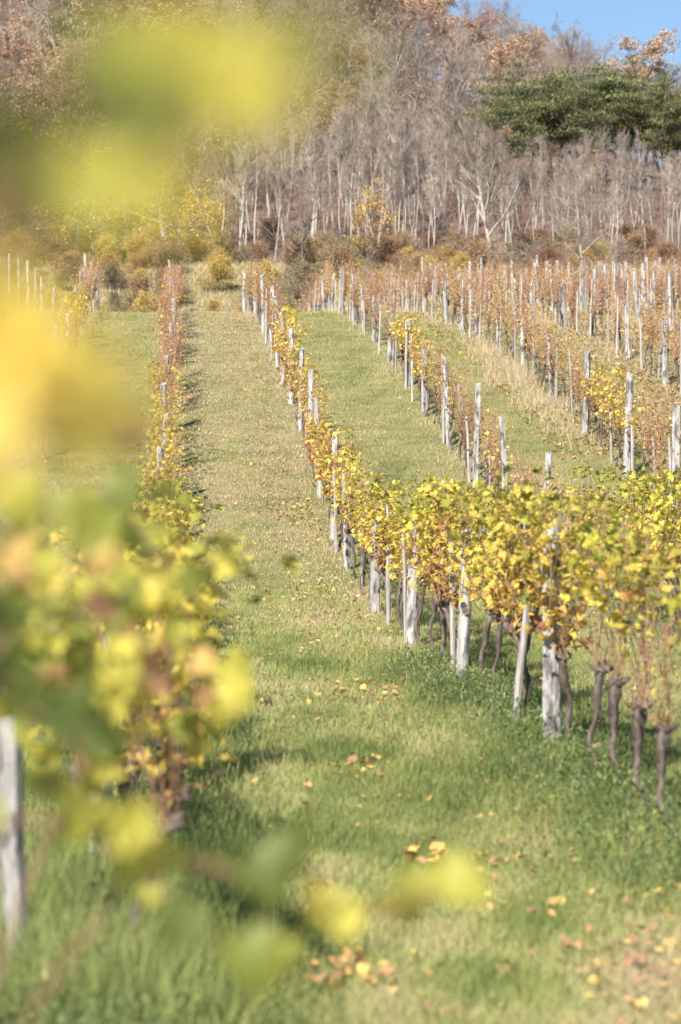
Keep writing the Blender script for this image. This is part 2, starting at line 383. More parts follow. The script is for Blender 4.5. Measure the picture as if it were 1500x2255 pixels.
# ------------------------------------------------------------------ vines
def vine_parts(kind, seed, low=False, H=2.2):
    """trunk with its knobby head, canes, leaves; origin at the foot, y along the row"""
    global rng
    keep = rng; rng = np.random.default_rng(seed)
    T, C_, L = MB(), MB(), MB()
    hh = rng.uniform(.68, .96); n = 7
    lean = rng.normal(0, .045, 2); n = 7 if low else 13; t = np.linspace(0, 1, n); tw = rng.uniform(0, 6, 4)
    P = np.stack([lean[0] * t + .03 * np.sin(t * 6 + rng.uniform(0, 6)), lean[1] * t + .04 * np.sin(t * 5 + rng.uniform(0, 6)), -.12 + (hh + .12) * t], 1)
    P[:, 0] += .014 * np.sin(t * 17 + tw[0]); P[:, 1] += .018 * np.sin(t * 14 + tw[1])
    rad = np.interp(t, np.linspace(0, 1, 7), [.036, .027, .023, .022, .025, .044, .036]) * rng.uniform(.8, 1.2) * (1 + .16 * np.sin(t * 23 + tw[2]))
    tube(T, P, rad, 5 if low else 8, jit=.0 if low else .38)
    head = P[-1]
    for q in range(2 if low else 5):         # the gnarled head and its short arms
        dv = rng.normal(0, 1, 3); dv[2] = abs(dv[2]) * 1.2; dv /= np.linalg.norm(dv)
        tube(T, [head - dv * .02, head + dv * .05, head + dv * rng.uniform(.07, .13)], [.04, .034, .014], 4 if low else 6, jit=.2)
    nc = {'thin': 9, 'lush': 9, 'gold': 9, 'sparse': 10, 'rust': 14, 'bare': 11}[kind]
    nl = {'thin': 11, 'lush': 24, 'gold': 15, 'sparse': 8, 'rust': 12, 'bare': 2}[kind]
    if low: nc = int(nc * .8); nl = max(2, int(nl * .7))
    pos, vv = [], []
    for c in range(nc):
        top = rng.uniform(.72, 1.05) * H if kind != 'bare' else rng.uniform(.6, .85) * H
        sx = rng.normal(0, .13); sy = rng.normal(0, .38); m = 7; t = np.linspace(0, 1, m)
        arch = 1 if rng.random() < .25 and kind in ('lush', 'gold', 'sparse') else 0
        q = np.stack([head[0] + sx * t ** .8 * 1.4 + .04 * np.sin(t * 7 + c), head[1] + sy * t ** .7 + .05 * np.sin(t * 6 + 2 * c),
                      head[2] + (top - head[2]) * (t if not arch else np.sin(t * 2.3) / .93)], 1)
        if arch: q[:, 0] += rng.choice([-1, 1]) * .38 * t ** 3
        tube(C_, q, np.linspace(.0065, .0035, m) * (1.5 if low else 1.1), 3, cap=False, v=rng.random())
        if kind in ('rust', 'bare') or not low:            # side shoots and tendrils
            for s in range(3 if kind == 'rust' else 2):
                i = rng.integers(1, m - 1); e = q[i] + np.array([rng.normal(0, .15), rng.normal(0, .2), rng.uniform(.0, .3)])
                tube(C_, [q[i], (q[i] + e) / 2 + rng.normal(0, .03, 3), e], [.004, .0035, .003], 3, cap=False, v=rng.random())
        for l in range(nl):
            s = rng.beta(1.6, 1.1) if kind in ('lush', 'gold') else (rng.beta(4.2, 1.2) if kind == 'thin' else rng.beta(1.2, 1.2))
            f = s * (m - 1); i = min(int(f), m - 2); p = q[i] + (q[i + 1] - q[i]) * (f - i)
            p = p + rng.normal(0, 1, 3) * [.10, .10, .05]
            if p[2] < head[2] + .08: p[2] = head[2] + rng.uniform(.05, .5)
            pos.append(p)
            u = rng.random()
            hrel = (p[2] - head[2]) / (H - head[2])
            if kind in ('lush', 'thin'): v = np.clip(.88 - .62 * hrel + rng.normal(0, .17), 0, 1)
            elif kind == 'gold': v = np.clip(.85 - .5 * hrel + rng.normal(0, .2), 0, 1)
            elif kind == 'sparse': v = np.clip(.55 - .2 * hrel + rng.normal(0, .25), 0, 1)
            else: v = u
            vv.append(v)
    pos = np.array(pos); N = len(pos)
    size = {'thin': .095, 'lush': .10, 'gold': .105, 'sparse': .095, 'rust': .062, 'bare': .07}[kind] * rng.uniform(.6, 1.15, N) * (1.15 if low else 1)
    Mx = rotmats(rng.uniform(0, 6.28, N), rng.normal(2.2, .6, N), rng.normal(0, .5, N))
    tv, tf = (LC, LCf) if low else (LF, LFf)
    scatter(L, tv, tf, pos, Mx, size, np.array(vv))
    rng = keep
    return T, C_, L
MATS = {'thin': (M_cane_y, M_lush), 'lush': (M_cane_y, M_lush), 'gold': (M_cane_y, M_gold), 'sparse': (M_cane_r, M_gold), 'rust': (M_cane_r, M_rust), 'bare': (M_cane_y, M_gold)}
VAR = {}
def get_var(kind, i):
    key = (kind, i)
    if key not in VAR:
        T, C_, L = vine_parts(kind, 100 + i * 7 + len(kind) * 31)
        VAR[key] = (T.mesh('trunk', M_trunk, True), C_.mesh('canes', MATS[kind][0]), L.mesh('leaves', MATS[kind][1]))
    return VAR[key]
SPOTS = []
def kind_at(row, y):
    u = rng.random()
    if row == 'A':
        if y < 20: return 'bare' if 16.8 < y < 17.8 else 'thin'
        if y < 23.5: return 'thin' if u < .6 else 'lush'
        if y < 42: return 'lush' if u < .8 else 'gold'
        if y < 56: return 'gold' if u < .65 else 'sparse'
        if y < 75: return 'gold' if u < .25 else ('sparse' if u < .65 else 'rust')
        return 'sparse' if u < .2 else 'rust'
    if row == 'B':
        if y < 12: return 'thin' if u < .6 else 'lush'
        if y < 46: return 'lush' if u < .6 else 'gold'
        if y < 62: return 'gold' if u < .4 else 'sparse'
        if y < 80: return 'sparse' if u < .5 else 'rust'
        return 'rust'
    if row == 'C':
        if y < 41: return 'lush'
        if 66 < y < 73: return 'gold'
        return 'sparse' if u < .15 else ('rust' if u < .9 else 'bare')
    if row == 'D':
        if 55 < y < 60: return 'gold'
        return 'sparse' if u < .12 else 'rust'
    if row == 'Z': return 'gold' if y < 88 and u < .7 else 'rust'
    return 'sparse' if u < .07 else 'rust'
for row, y0, y1, st in (('A', 14.9, 106, 1.15), ('B', 11.3, 101, 1.05), ('C', 31.5, 128, 1.4), ('D', 48, 128, 1.5), ('E', 62, 134, 1.6),
                        ('F', 79, 137, 1.7), ('G', 95, 139, 1.8), ('H', 109, 141, 1.8), ('I', 122, 142, 1.8), ('J', 131, 143, 1.8), ('Z', 60, 112, 1.5), ('Y', 98, 120, 1.7)):
    y = y0
    while y < y1:
        if y > 60 and rng.random() < .07: y += st; continue
        yj = y + rng.uniform(-.18, .18); x = ROWS[row][0](yj) + rng.normal(0, .05) + ((.13 if y < 38 else .07) if row == 'A' else ((.28 if y < 12.5 else (.14 if y < 46 else .04)) if row == 'B' else .05)); SPOTS.append([row, x, yj, kind_at(row, yj)]); y += st
        if row == 'B' and 14 < y < 30: y += .2
SPOTS.sort(key=lambda s: s[2])
KN = {'thin': 'top-leafy vine', 'lush': 'leafy yellowish vine', 'gold': 'golden-leaved vine', 'sparse': 'thinly leaved vine', 'rust': 'rust-brown vine', 'bare': 'bare-caned vine'}
CNT = {}
far = {}
for idx, (row, x, y, kind) in enumerate(SPOTS):
    sca = rng.uniform(.92, 1.08) * (rng.uniform(.82, 1.08) if kind in ('rust', 'bare') else 1); zf = float(Z(x, y))
    if row == 'A' and 22 < y < 36: sca = rng.uniform(1.04, 1.12)
    if row == 'B': sca = rng.uniform(.94, 1.04) if y > 12 else rng.uniform(.92, 1.02)
    rz = (0 if rng.random() < .5 else math.pi) + .07
    if idx < 296:
        me = get_var(kind, int(rng.integers(0, 5 if kind in ('lush', 'rust') else 3)))
        rt = bpy.data.objects.new('grape_vine', None); col.objects.link(rt); rt.location = (x, y, zf); rt.rotation_euler = (0, 0, rz)
        rt.scale = (sca * rng.uniform(.9, 1.15) * (1.05 if row == 'A' and y < 24 else 1), sca * (1.05 if row == 'A' and y < 24 else 1), sca); rt.empty_display_size = .2
        for nm, m in zip(('trunk', 'canes', 'leaves'), me): link(nm, m, rt)
        ps = [q[1] for q in POSTS[row]]; i = int(np.searchsorted(ps, y)) - 1
        c = CNT.get((row, i), 0); CNT[(row, i)] = c + 1
        if i < 0: lab = '%s, %s below the nearest post of the %s' % (KN[kind], ordw(c), ROWS[row][1])
        else: lab = '%s, %s above post %s, %s' % (KN[kind], ordw(c), ordw(i), ROWS[row][1]) if False else '%s, %s above the %s post of the %s' % (KN[kind], ordw(c), ordw(i), ROWS[row][1])
        tag(rt, lab, 'vine', 'vines of the ' + ROWS[row][1])
    else:
        far.setdefault(kind, []).append((x, y, zf, sca, rz))
fT, fC, fL = MB(), {}, {}
for kind, lst in far.items():
    vs = [vine_parts(kind, 900 + i, True) for i in range(5)]
    for j, (x, y, zf, s, rz) in enumerate(lst):
        M = np.array([[math.cos(rz), -math.sin(rz), 0], [math.sin(rz), math.cos(rz), 0], [0, 0, 1]]); v = vs[j % 5]
        fT.extend(v[0], M, (x, y, zf), s)
        fC.setdefault(MATS[kind][0].name, MB()).extend(v[1], M, (x, y, zf), s)
        fL.setdefault(MATS[kind][1].name, MB()).extend(v[2], M, (x, y, zf), s)
fr = bpy.data.objects.new('distant_vines', None); col.objects.link(fr); fr.location = (8, 115, float(Z(8, 115)))
tag(fr, 'far rust-orange vines merging into a mass near the top of the vineyard', 'vines', kind='stuff')
off = -np.array(fr.location)
def shifted(mb):
    mb.V = [v + off for v in mb.V]; return mb
shifted(fT).build('trunks', M_trunk, fr)
for n_, mb in fC.items(): shifted(mb).build('canes', bpy.data.materials[n_], fr)
for n_, mb in fL.items(): shifted(mb).build('leaves', bpy.data.materials[n_], fr)

# thin stakes beside the vines
STK = []
for row, y0, y1, st in (('A', 24, 100, 5.5), ('C', 44, 120, 3.2), ('D', 50, 125, 3.0), ('E', 66, 132, 3.2), ('F', 84, 136, 3.4), ('G', 98, 138, 3.6), ('H', 111, 141, 4), ('I', 124, 142, 4), ('Z', 74, 110, 5)):
    y = y0
    while y < y1: STK.append((row, y + rng.uniform(-.6, .6))); y += st * rng.uniform(.6, 1.1)
SN = {}
for row, y in sorted(STK, key=lambda s: s[1]):
    x = ROWS[row][0](y) + rng.normal(0, .08); hh = rng.uniform(1.2, 2.0); mb = MB()
    lx, ly = rng.normal(0, .06, 2)
    tube(mb, [(0, 0, -.2), (lx * .4, ly * .4, hh * .4), (lx * .7 + .01, ly * .7, hh * .7), (lx, ly, hh)], [.036, .034, .031, .027], 6, jit=.2)
    o = mb.build('vine_stake', M_stake); o.location = (x, y, float(Z(x, y))); i = SN.get(row, 0); SN[row] = i + 1
    tag(o, 'thin grey stake, %s uphill in the %s' % (ordw(i), ROWS[row][1]), 'stake', 'thin stakes in the ' + ROWS[row][1])

M_wire, t_, out_ = newmat('galvanised_wire'); p_ = nod(t_, 'ShaderNodeBsdfPrincipled'); p_.inputs['Base Color'].default_value = (.35, .34, .33, 1)
p_.inputs['Metallic'].default_value = .7; p_.inputs['Roughness'].default_value = .5; t_.links.new(p_.outputs[0], out_.inputs[0])
for k in ('A', 'B', 'C', 'D'):
    for hh, wd in ((.95, 'lower'), (1.5, 'upper')):
        ys = np.arange(10 if k == 'B' else POSTS[k][0][1] - 6, 100, 1.5); xs = ROWS[k][0](ys) - .02
        mb = MB(); x0, y0 = float(xs[0]), float(ys[0]); z0 = float(Z(x0, y0))
        tube(mb, np.stack([xs - x0, ys - y0, Z(xs, ys) + hh - z0 + .02 * np.sin(ys * 1.1)], 1), .0022, 4)
        o = mb.build('trellis_wire', M_wire); o.location = (x0, y0, z0); tag(o, 'thin %s trellis wire along the %s' % (wd, ROWS[k][1]), 'wire', 'trellis wires')
# ------------------------------------------------------------------ the vine beside the camera: long shoots with single big leaves
M_big = leafmat('foreground_vine_leaf', [(0, (.09, .13, .035)), (.15, (.21, .25, .05)), (.35, (.48, .46, .08)), (.55, (.74, .64, .12)), (.66, (.82, .64, .17)), (.85, (.62, .36, .13)), (1, (.30, .16, .11))], .45, objvar=0, hue=0)  # leaf colours from dark green through yellow to brown
def leafy_vine(foot, shoots, label, extra=0):
    fx, fy = foot; fz = float(Z(fx, fy)); o = bpy.data.objects.new('grape_vine', None); col.objects.link(o); o.location = (fx, fy, fz)
    T, C_, L = MB(), MB(), MB()
    head = np.array([0.02, .03, .75])
    tube(T, [(0, 0, -.1), (.03, 0, .2), (-.02, .03, .45), head, head + [0, .03, .06]], [.045, .036, .033, .05, .03], 8, jit=.2)
    for lst in shoots:
        P = [np.array([px(a, d) - fx, d - fy, pz(b, d) - fz]) for a, b, d, s, v in lst]
        path = [head, head + (P[0] - head) * .5 + np.array([-.08, 0, .1])] + P
        # smooth the cane a little
        path = np.array(path); t = np.linspace(0, len(path) - 1, len(path) * 4); pp = np.stack([np.interp(t, range(len(path)), path[:, k]) for k in range(3)], 1)
        pp[1:-1] = (pp[:-2] + pp[1:-1] * 2 + pp[2:]) / 4
        tube(C_, pp, np.linspace(.0055, .0022, len(pp)), 5)
        for (a, b, d, s, v), p in zip(lst, P):
            c = p + np.array([0, 0, .35 * s])
            scatter(L, LF, LFf, [c], rotmats(np.array([rng.uniform(-.7, .7)]), np.array([math.pi + rng.normal(0, .45)]), np.array([rng.uniform(-.9, .9)])), np.array([s]), v)
    for q in range(extra):          # short leafy side shoots hanging in the row
        c0, d0 = rng.uniform(-40, 300), rng.uniform(4.6, 7.2); b0 = rng.uniform(1050, 1620); pts = []
        st = np.array([px(c0, d0) - fx, d0 - fy, pz(b0, d0) - fz]); dv = np.clip(rng.normal(0, 1, 3), -1.3, 1.3) * [.16, .25, .18] + [.06, 0, -.10]
        for k in range(7):
            p = st + dv * k / 6 + rng.normal(0, .02, 3); pts.append(p)
            scatter(L, LF, LFf, [p], rotmats(rng.uniform(-1.5, 1.5, 1), math.pi + rng.normal(0, .7, 1), rng.normal(0, .7, 1)), np.array([rng.uniform(.06, .105)]), float(np.clip(rng.choice([.12, .25, .42, .5, .6, .9], p=[.20, .24, .26, .20, .04, .06]) + rng.normal(0, .05), 0, 1)))
        tube(C_, pts, np.linspace(.004, .002, 7), 4)
    T.build('trunk', M_trunk, o, True); C_.build('canes', M_cane_y, o); L.build('leaves', M_big, o)
    return tag(o, label, 'vine', 'vines closest to the camera')
leafy_vine((-.62, 1.35), [
  [(-60, 440, 1.2, .06, .15), (60, 300, 1.15, .03, .13), (180, 200, 1.05, .03, .12), (235, 110, 1.0, .03, .2), (300, 200, 1.1, .055, .36), (345, 150, 1.15, .066, .50), (430, 195, 1.2, .07, .52), (520, 165, 1.2, .066, .52), (555, 225, 1.15, .05, .5), (640, 110, .9, .032, .22), (730, 150, .85, .024, .3), (600, 60, .9, .026, .15)],
  [(15, 350, .9, .055, .08), (120, 440, 1.0, .046, .25), (210, 430, 1.1, .05, .35), (270, 300, 1.0, .036, .1), (340, 260, .95, .034, .12), (420, 300, .9, .03, .15), (260, 430, .9, .035, .42), (400, 440, .9, .026, .42)],
  [(-80, 700, 1.2, .04, .62), (0, 780, 1.2, .07, .63), (95, 810, 1.2, .07, .61), (20, 880, 1.2, .075, .64), (130, 900, 1.25, .075, .62), (40, 970, 1.3, .07, .66), (170, 985, 1.5, .045, .60), (285, 960, 2.2, .05, .98)]],
  'big blurred yellow leaves on shoots reaching across the left upper edge')
leafy_vine((-.85, 3.0), [
  [(40, 1110, 3.0, .07, .4), (150, 1140, 3.2, .08, .26), (230, 1180, 3.2, .08, .22), (300, 1110, 3.4, .08, .12), (370, 1090, 3.5, .05, .1)],
  [(30, 1250, 4.0, .08, .8), (110, 1250, 3.8, .06, .4), (230, 1230, 3.8, .06, .78), (290, 1290, 4.2, .07, .3), (340, 1180, 4.2, .06, .25), (400, 1290, 4.6, .07, .2)],
  [(20, 1370, 3, .08, .08), (110, 1340, 3.4, .05, .25), (210, 1340, 4.6, .08, .98), (290, 1430, 5, .08, .12), (340, 1510, 5, .07, .97), (400, 1400, 5.4, .08, .3), (430, 1480, 5.4, .08, .78), (470, 1550, 5.2, .08, .92), (500, 1490, 5.2, .09, .4), (530, 1540, 5.0, .10, .46), (495, 1580, 5.0, .08, .4)],
  [(-20, 1440, 3.4, .09, .1), (30, 1500, 3.2, .10, .05), (60, 1560, 3, .07, .08), (140, 1600, 3, .09, .03), (190, 1640, 3, .08, .06), (90, 1740, 3.2, .07, .12)]],
  'leafy out-of-focus vine of green and yellow leaves at the left edge', 34)
leafy_vine((-.62, 3.6), [
  [(-10, 1800, 3.6, .06, .3), (195, 1815, 3.3, .095, .40), (265, 1850, 3.3, .09, .40), (310, 1850, 3.3, .07, .38), (340, 1940, 3.1, .11, .27), (430, 2050, 3.0, .075, .06), (540, 2120, 3.0, .09, .17), (610, 2125, 3.1, .095, .27)],
  [(300, 1900, 3.4, .06, .3), (470, 1900, 3.2, .04, .1), (560, 1945, 3.1, .095, .08), (640, 1865, 3.2, .055, .08), (745, 2040, 3.3, .07, .42), (715, 1990, 3.4, .06, .5), (865, 2020, 3.3, .075, .50), (915, 1960, 3.3, .065, .32), (985, 1975, 3.3, .085, .36), (960, 1930, 3.4, .06, .38)],
  [(250, 1540, 5.0, .07, .55), (300, 1540, 5.2, .07, .5), (330, 1620, 5.2, .07, .45), (260, 1640, 4.0, .06, .2), (400, 1610, 5.4, .08, .25), (450, 1650, 5.4, .08, .32)]],
  'low blurred shoots with a few green and yellow leaves over the grass at bottom')

# ------------------------------------------------------------------ grass, fallen leaves, weeds
BV = np.array([(-.5, 0, 0), (.5, 0, 0), (.38, .10, .55), (-.38, .10, .55), (0, .38, 1.0)])
def grass(mb, n, y0, y1, hgt, wid, xl=None, power=1.0, sigma=.35, vmul=1):
    u = rng.random(n); y = np.sqrt(y0 ** 2 + u * (y1 ** 2 - y0 ** 2)) if xl is None else y0 + (y1 - y0) * u
    if xl is None: x = rng.uniform(-.155, .155, n) * y
    else: x = np.array([xl(q) for q in y]) + rng.normal(0, sigma, n)
    # clumps
    if xl is not None and vmul == 9:
        kp = rng.random(n) < np.clip(.25 + 1.1 * np.sin(y * .83 + sigma * 9) * np.sin(y * .37 + hgt * 20), .06, 1); x, y = x[kp], y[kp]; n = len(x)
    x = x + .04 * np.sin(y * 40) ; s = .6 + .4 * np.sin(x * 3.1 + np.sin(y * 2.3) * 2) * np.sin(y * 1.9 + x)
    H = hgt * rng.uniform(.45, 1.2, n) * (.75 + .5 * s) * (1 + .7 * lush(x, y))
    Mx = rotmats(rng.uniform(0, 6.28, n), rng.normal(0, .45, n), rng.normal(0, .3, n))
    S = np.stack([np.full(n, wid) * rng.uniform(.6, 1.3, n), H, H], 1)
    z = Z(x, y) - .01
    V = np.einsum('nij,nkj->nki', Mx, BV[None] * S[:, None]) + np.stack([x, y, z], 1)[:, None]
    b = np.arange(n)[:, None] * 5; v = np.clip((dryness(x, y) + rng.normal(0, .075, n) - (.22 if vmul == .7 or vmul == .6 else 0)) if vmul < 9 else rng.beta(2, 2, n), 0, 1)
    off_ = mb.n
    mb.V.append(V.reshape(-1, 3)); mb.n += n * 5
    mb.Fs.append((off_ + (b[:, None, :] + np.array([[0, 1, 2, 3]])[None]).reshape(-1, 4), v))
    mb.Fs.append((off_ + (b[:, None, :] + np.array([[3, 2, 4]])[None]).reshape(-1, 3), v))
def lownoise(x, y):
    return (np.sin(x * 1.7 + 1.1 * np.sin(y * .43)) * np.sin(y * .61 + .9 * np.sin(x * .8)) + .6 * np.sin(x * 3.9 + y * .9) * np.sin(y * 1.9 - x * 1.3 + 2) + .4 * np.sin(x * 8 + y * 2.7) * np.sin(y * 5.1 - x * 3))
def dryness(x, y):
    a = x + .0714 * y
    path = (a > -.2) & (a < 3.5)
    d = np.where(path, .40 + .24 * sst(y, 32, 58) + .12 * sst(y, 78, 96), .41 + .05 * sst(y, 60, 100) + .3 * sst(a, 11.5, 14))
    m = np.abs((a + 100.0 * 3.5 - 0) % 3.5); m = np.minimum(m, 3.5 - m)          # the foot of the rows is drier
    d = d + .14 * np.exp(-(m / .45) ** 2) * sst(y, 25, 45)
    d = d + np.where(path, .11 * np.exp(-((a - 1.0) / .25) ** 2) + .11 * np.exp(-((a - 2.5) / .25) ** 2), 0)   # two worn wheel tracks
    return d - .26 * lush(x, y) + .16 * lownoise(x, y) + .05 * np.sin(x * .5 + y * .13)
DARK_PATCHES = [(px(760, 21.5), 21.5, .8, 1.3), (px(960, 20.2), 20.2, .6, 1.6), (px(1200, 13.6), 13.6, .35, .8), (px(640, 17.5), 17.5, .6, 1.2), (px(1100, 12.2), 12.2, .3, .7), (px(560, 13.5), 13.5, .4, .9), (px(650, 31), 31, .5, 2), (px(860, 57), 57, .6, 2), (px(780, 74), 74, .5, 2.5)]
def lush(x, y):  # weight of patches with darker, greener and taller blades
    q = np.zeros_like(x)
    for a, b, sx, sy in DARK_PATCHES: q = np.maximum(q, np.exp(-((x - a) / sx) ** 2 - ((y - b) / sy) ** 2))
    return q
def own_origin(o, p):
    p = Vector(p); o.data.transform(Matrix.Translation(-p)); o.location = p; return o
mb = MB()
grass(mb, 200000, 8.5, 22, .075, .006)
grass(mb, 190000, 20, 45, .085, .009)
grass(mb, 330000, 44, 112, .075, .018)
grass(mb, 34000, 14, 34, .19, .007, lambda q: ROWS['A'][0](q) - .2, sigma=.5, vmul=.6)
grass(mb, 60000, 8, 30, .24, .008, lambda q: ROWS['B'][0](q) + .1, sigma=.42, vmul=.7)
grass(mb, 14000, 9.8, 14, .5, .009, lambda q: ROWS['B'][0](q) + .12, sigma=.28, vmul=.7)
o = mb.build('grass', M_grass); tag(o, 'short meadow grass with green and straw patches between the rows', 'grass', kind='stuff')
mb = MB()
for r_, y0, y1, n_, s_, h_ in (('A', 48, 106, 2200, .3, .22), ('B', 40, 100, 2000, .3, .2), ('C', 44, 125, 3500, .35, .3), ('D', 58, 128, 9000, .45, .42), ('E', 66, 135, 9000, .5, .4), ('F', 82, 138, 8000, .6, .4),
                         ('G', 97, 140, 8000, .7, .4), ('Z', 60, 112, 4000, .4, .35), ('Y', 98, 122, 3000, .6, .35)):
    grass(mb, n_, y0, y1, h_, .012, ROWS[r_][0], sigma=s_, vmul=9)
for _ in range(3): grass(mb, 3500, 61, 80, .5, .012, lambda q: ROWS['D'][0](q) - .5, sigma=.3, vmul=9)
grass(mb, 2500, 20, 36, .2, .01, lambda q: ROWS['A'][0](q) - .35, sigma=.2, vmul=9)
o = mb.build('dry_grass', M_straw); tag(o, 'tall straw-coloured dry grass along the foot of the rows', 'grass', kind='stuff')
# bank above the vineyard and the yellow verge
mb = MB(); n_ = 60000; y = rng.uniform(128, 172, n_); x = rng.uniform(-.165, .165, n_) * y
S = np.stack([np.full(n_, .05), rng.uniform(.15, .5, n_), rng.uniform(.15, .5, n_)], 1)
scatter(mb, BV[[0, 1, 4]], [[0, 1, 2]], np.stack([x, y, Z(x, y) - .02], 1), rotmats(rng.uniform(0, 6.28, n_), rng.normal(0, .4, n_), rng.normal(0, .3, n_)), S, rng.random(n_))
o = mb.build('bank_grass', M_straw); tag(o, 'pale dry grass on the bank below the forest edge', 'grass', kind='stuff')
# fallen leaves
mb = MB(); n_ = 3900
y = np.concatenate([rng.uniform(9, 30, 700), rng.uniform(25, 60, 1700), rng.uniform(50, 110, 1500)]); x = rng.uniform(-.15, .15, n_) * y
nearrow = rng.random(n_) < .45; x = np.where(nearrow, 3.49 - .0714 * y + rng.normal(-.7, .6, n_), x)
scatter(mb, LC, LCf, np.stack([x, y, Z(x, y) + rng.uniform(.03, .09, n_)], 1), rotmats(rng.uniform(0, 6.28, n_), rng.normal(1.57, .5, n_), rng.normal(0, .4, n_)), rng.uniform(.03, .08, n_), rng.beta(1.4, 1.2, n_))
n_ = 55; y = rng.normal(12.2, .8, n_); x = rng.normal(1.55, .32, n_)
scatter(mb, LC, LCf, np.stack([x, y, Z(x, y) + rng.uniform(.03, .12, n_)], 1), rotmats(rng.uniform(0, 6.28, n_), rng.normal(1.57, .5, n_), rng.normal(0, .4, n_)), rng.uniform(.04, .09, n_), rng.uniform(.3, .9, n_))
for cx_, cy_, cn_, cs_ in ((px(930, 16.2), 16.2, 14, .12), (px(690, 15), 15, 8, .08), (px(480, 15.6), 15.6, 50, .22), (px(790, 20.6), 20.6, 20, .2), (px(760, 12), 12, 24, .15), (px(900, 27), 27, 70, .45), (px(660, 54), 54, 60, .5), (px(690, 44), 44, 60, .5)):
    x = rng.normal(cx_, cs_, cn_); y = rng.normal(cy_, cs_ * 2, cn_)
    scatter(mb, LF, LFf, np.stack([x, y, Z(x, y) + rng.uniform(.04, .10, cn_)], 1), rotmats(rng.uniform(0, 6.28, cn_), rng.normal(1.57, .5, cn_), rng.normal(0, .4, cn_)), rng.uniform(.05, .10, cn_), rng.uniform(0, .9, cn_))
n_ = 16000; y = rng.uniform(58, 146, n_); x = rng.uniform(0, 1, n_) ** .8 * (.155 * y - 9 + .0714 * y) + 9.3 - .0714 * y
scatter(mb, LC, LCf, np.stack([x, y, Z(x, y) + rng.uniform(.02, .14, n_)], 1), rotmats(rng.uniform(0, 6.28, n_), rng.normal(1.57, .6, n_), rng.normal(0, .5, n_)), rng.uniform(.05, .12, n_), rng.beta(2.5, 1.6, n_))
o = mb.build('fallen_leaves', M_fallen); tag(o, 'scattered orange and yellow fallen leaves on the grass', 'fallen leaves', kind='stuff')
# weeds under the near end of the right row and the left row
mb = MB()
WV = np.array([(0, 0, 0), (.5, .1, .45), (0, .0, 1.0), (-.5, .1, .45)])
def weeds(n, y0, y1, xf, sg, hmax):
    y = rng.uniform(y0, y1, n); c = rng.normal(0, 1, n); x = np.array([xf(q) for q in y]) + c * sg
    bump = .45 + .55 * np.abs(np.sin(y * 1.7 + np.sin(x * 2.7) * 1.5)); zz = rng.random(n) ** .8 * hmax * np.exp(-c * c * .45) * bump
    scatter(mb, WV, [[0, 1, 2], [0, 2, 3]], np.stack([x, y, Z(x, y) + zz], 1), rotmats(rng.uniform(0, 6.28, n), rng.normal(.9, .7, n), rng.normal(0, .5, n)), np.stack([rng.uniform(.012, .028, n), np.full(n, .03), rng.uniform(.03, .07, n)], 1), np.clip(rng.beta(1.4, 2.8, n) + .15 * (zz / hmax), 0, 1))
weeds(17000, 14.5, 32, lambda q: ROWS['A'][0](q) - .15,   .42, .36)
weeds(15000, 6.5, 20, lambda q: ROWS['B'][0](q) + .12, .36, .5)
weeds(5000, 31, 45, lambda q: ROWS['C'][0](q), .3, .25)
o = mb.build('ground_cover', M_weed); tag(o, 'dark green leafy weeds under the vines nearest the camera', 'weeds', kind='stuff')

# ------------------------------------------------------------------ forest
M_bark_g = barkmat('grey_tree_bark', (.22, .19, .175), (.46, .42, .39), 2.5, .3, .3, .12)
M_bark_p = barkmat('pale_tree_bark', (.30, .275, .25), (.55, .51, .465), 2.5, .3, .3, .1)
M_twig = barkmat('twig_bark', (.205, .162, .135), (.37, .308, .265), 1.5, 1, .1, .28)
M_brush = barkmat('brushwood_bark', (.13, .09, .07), (.28, .205, .16), 1.5, 1, .1, 0)
M_bark_d = barkmat('dark_tree_bark', (.10, .08, .07), (.22, .18, .16), 2.5, .3, .3, .12)
M_oak = leafmat('oak_leaf', [(0, (.34, .22, .15)), (.5, (.54, .37, .26)), (1, (.70, .53, .39))], .3, objvar=.14, hue=.02)
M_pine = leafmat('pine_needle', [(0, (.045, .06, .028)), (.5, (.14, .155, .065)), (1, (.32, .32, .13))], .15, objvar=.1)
M_ytree = leafmat('amber_leaf', [(0, (.55, .32, .08)), (.5, (.72, .50, .14)), (1, (.78, .60, .22))], .35)
M_sh_r = leafmat('russet_shrub_leaf', [(0, (.26, .14, .08)), (.5, (.42, .26, .15)), (1, (.58, .38, .22))], .3, objvar=.2, hue=.02)
M_sh_o = leafmat('olive_shrub_leaf', [(0, (.17, .16, .08)), (.5, (.32, .27, .14)), (1, (.48, .38, .20))], .3, objvar=.2, hue=.02)
M_sh_y = leafmat('yellow_shrub_leaf', [(0, (.40, .29, .09)), (.5, (.62, .44, .13)), (1, (.74, .56, .19))], .35, objvar=.15, hue=.02)

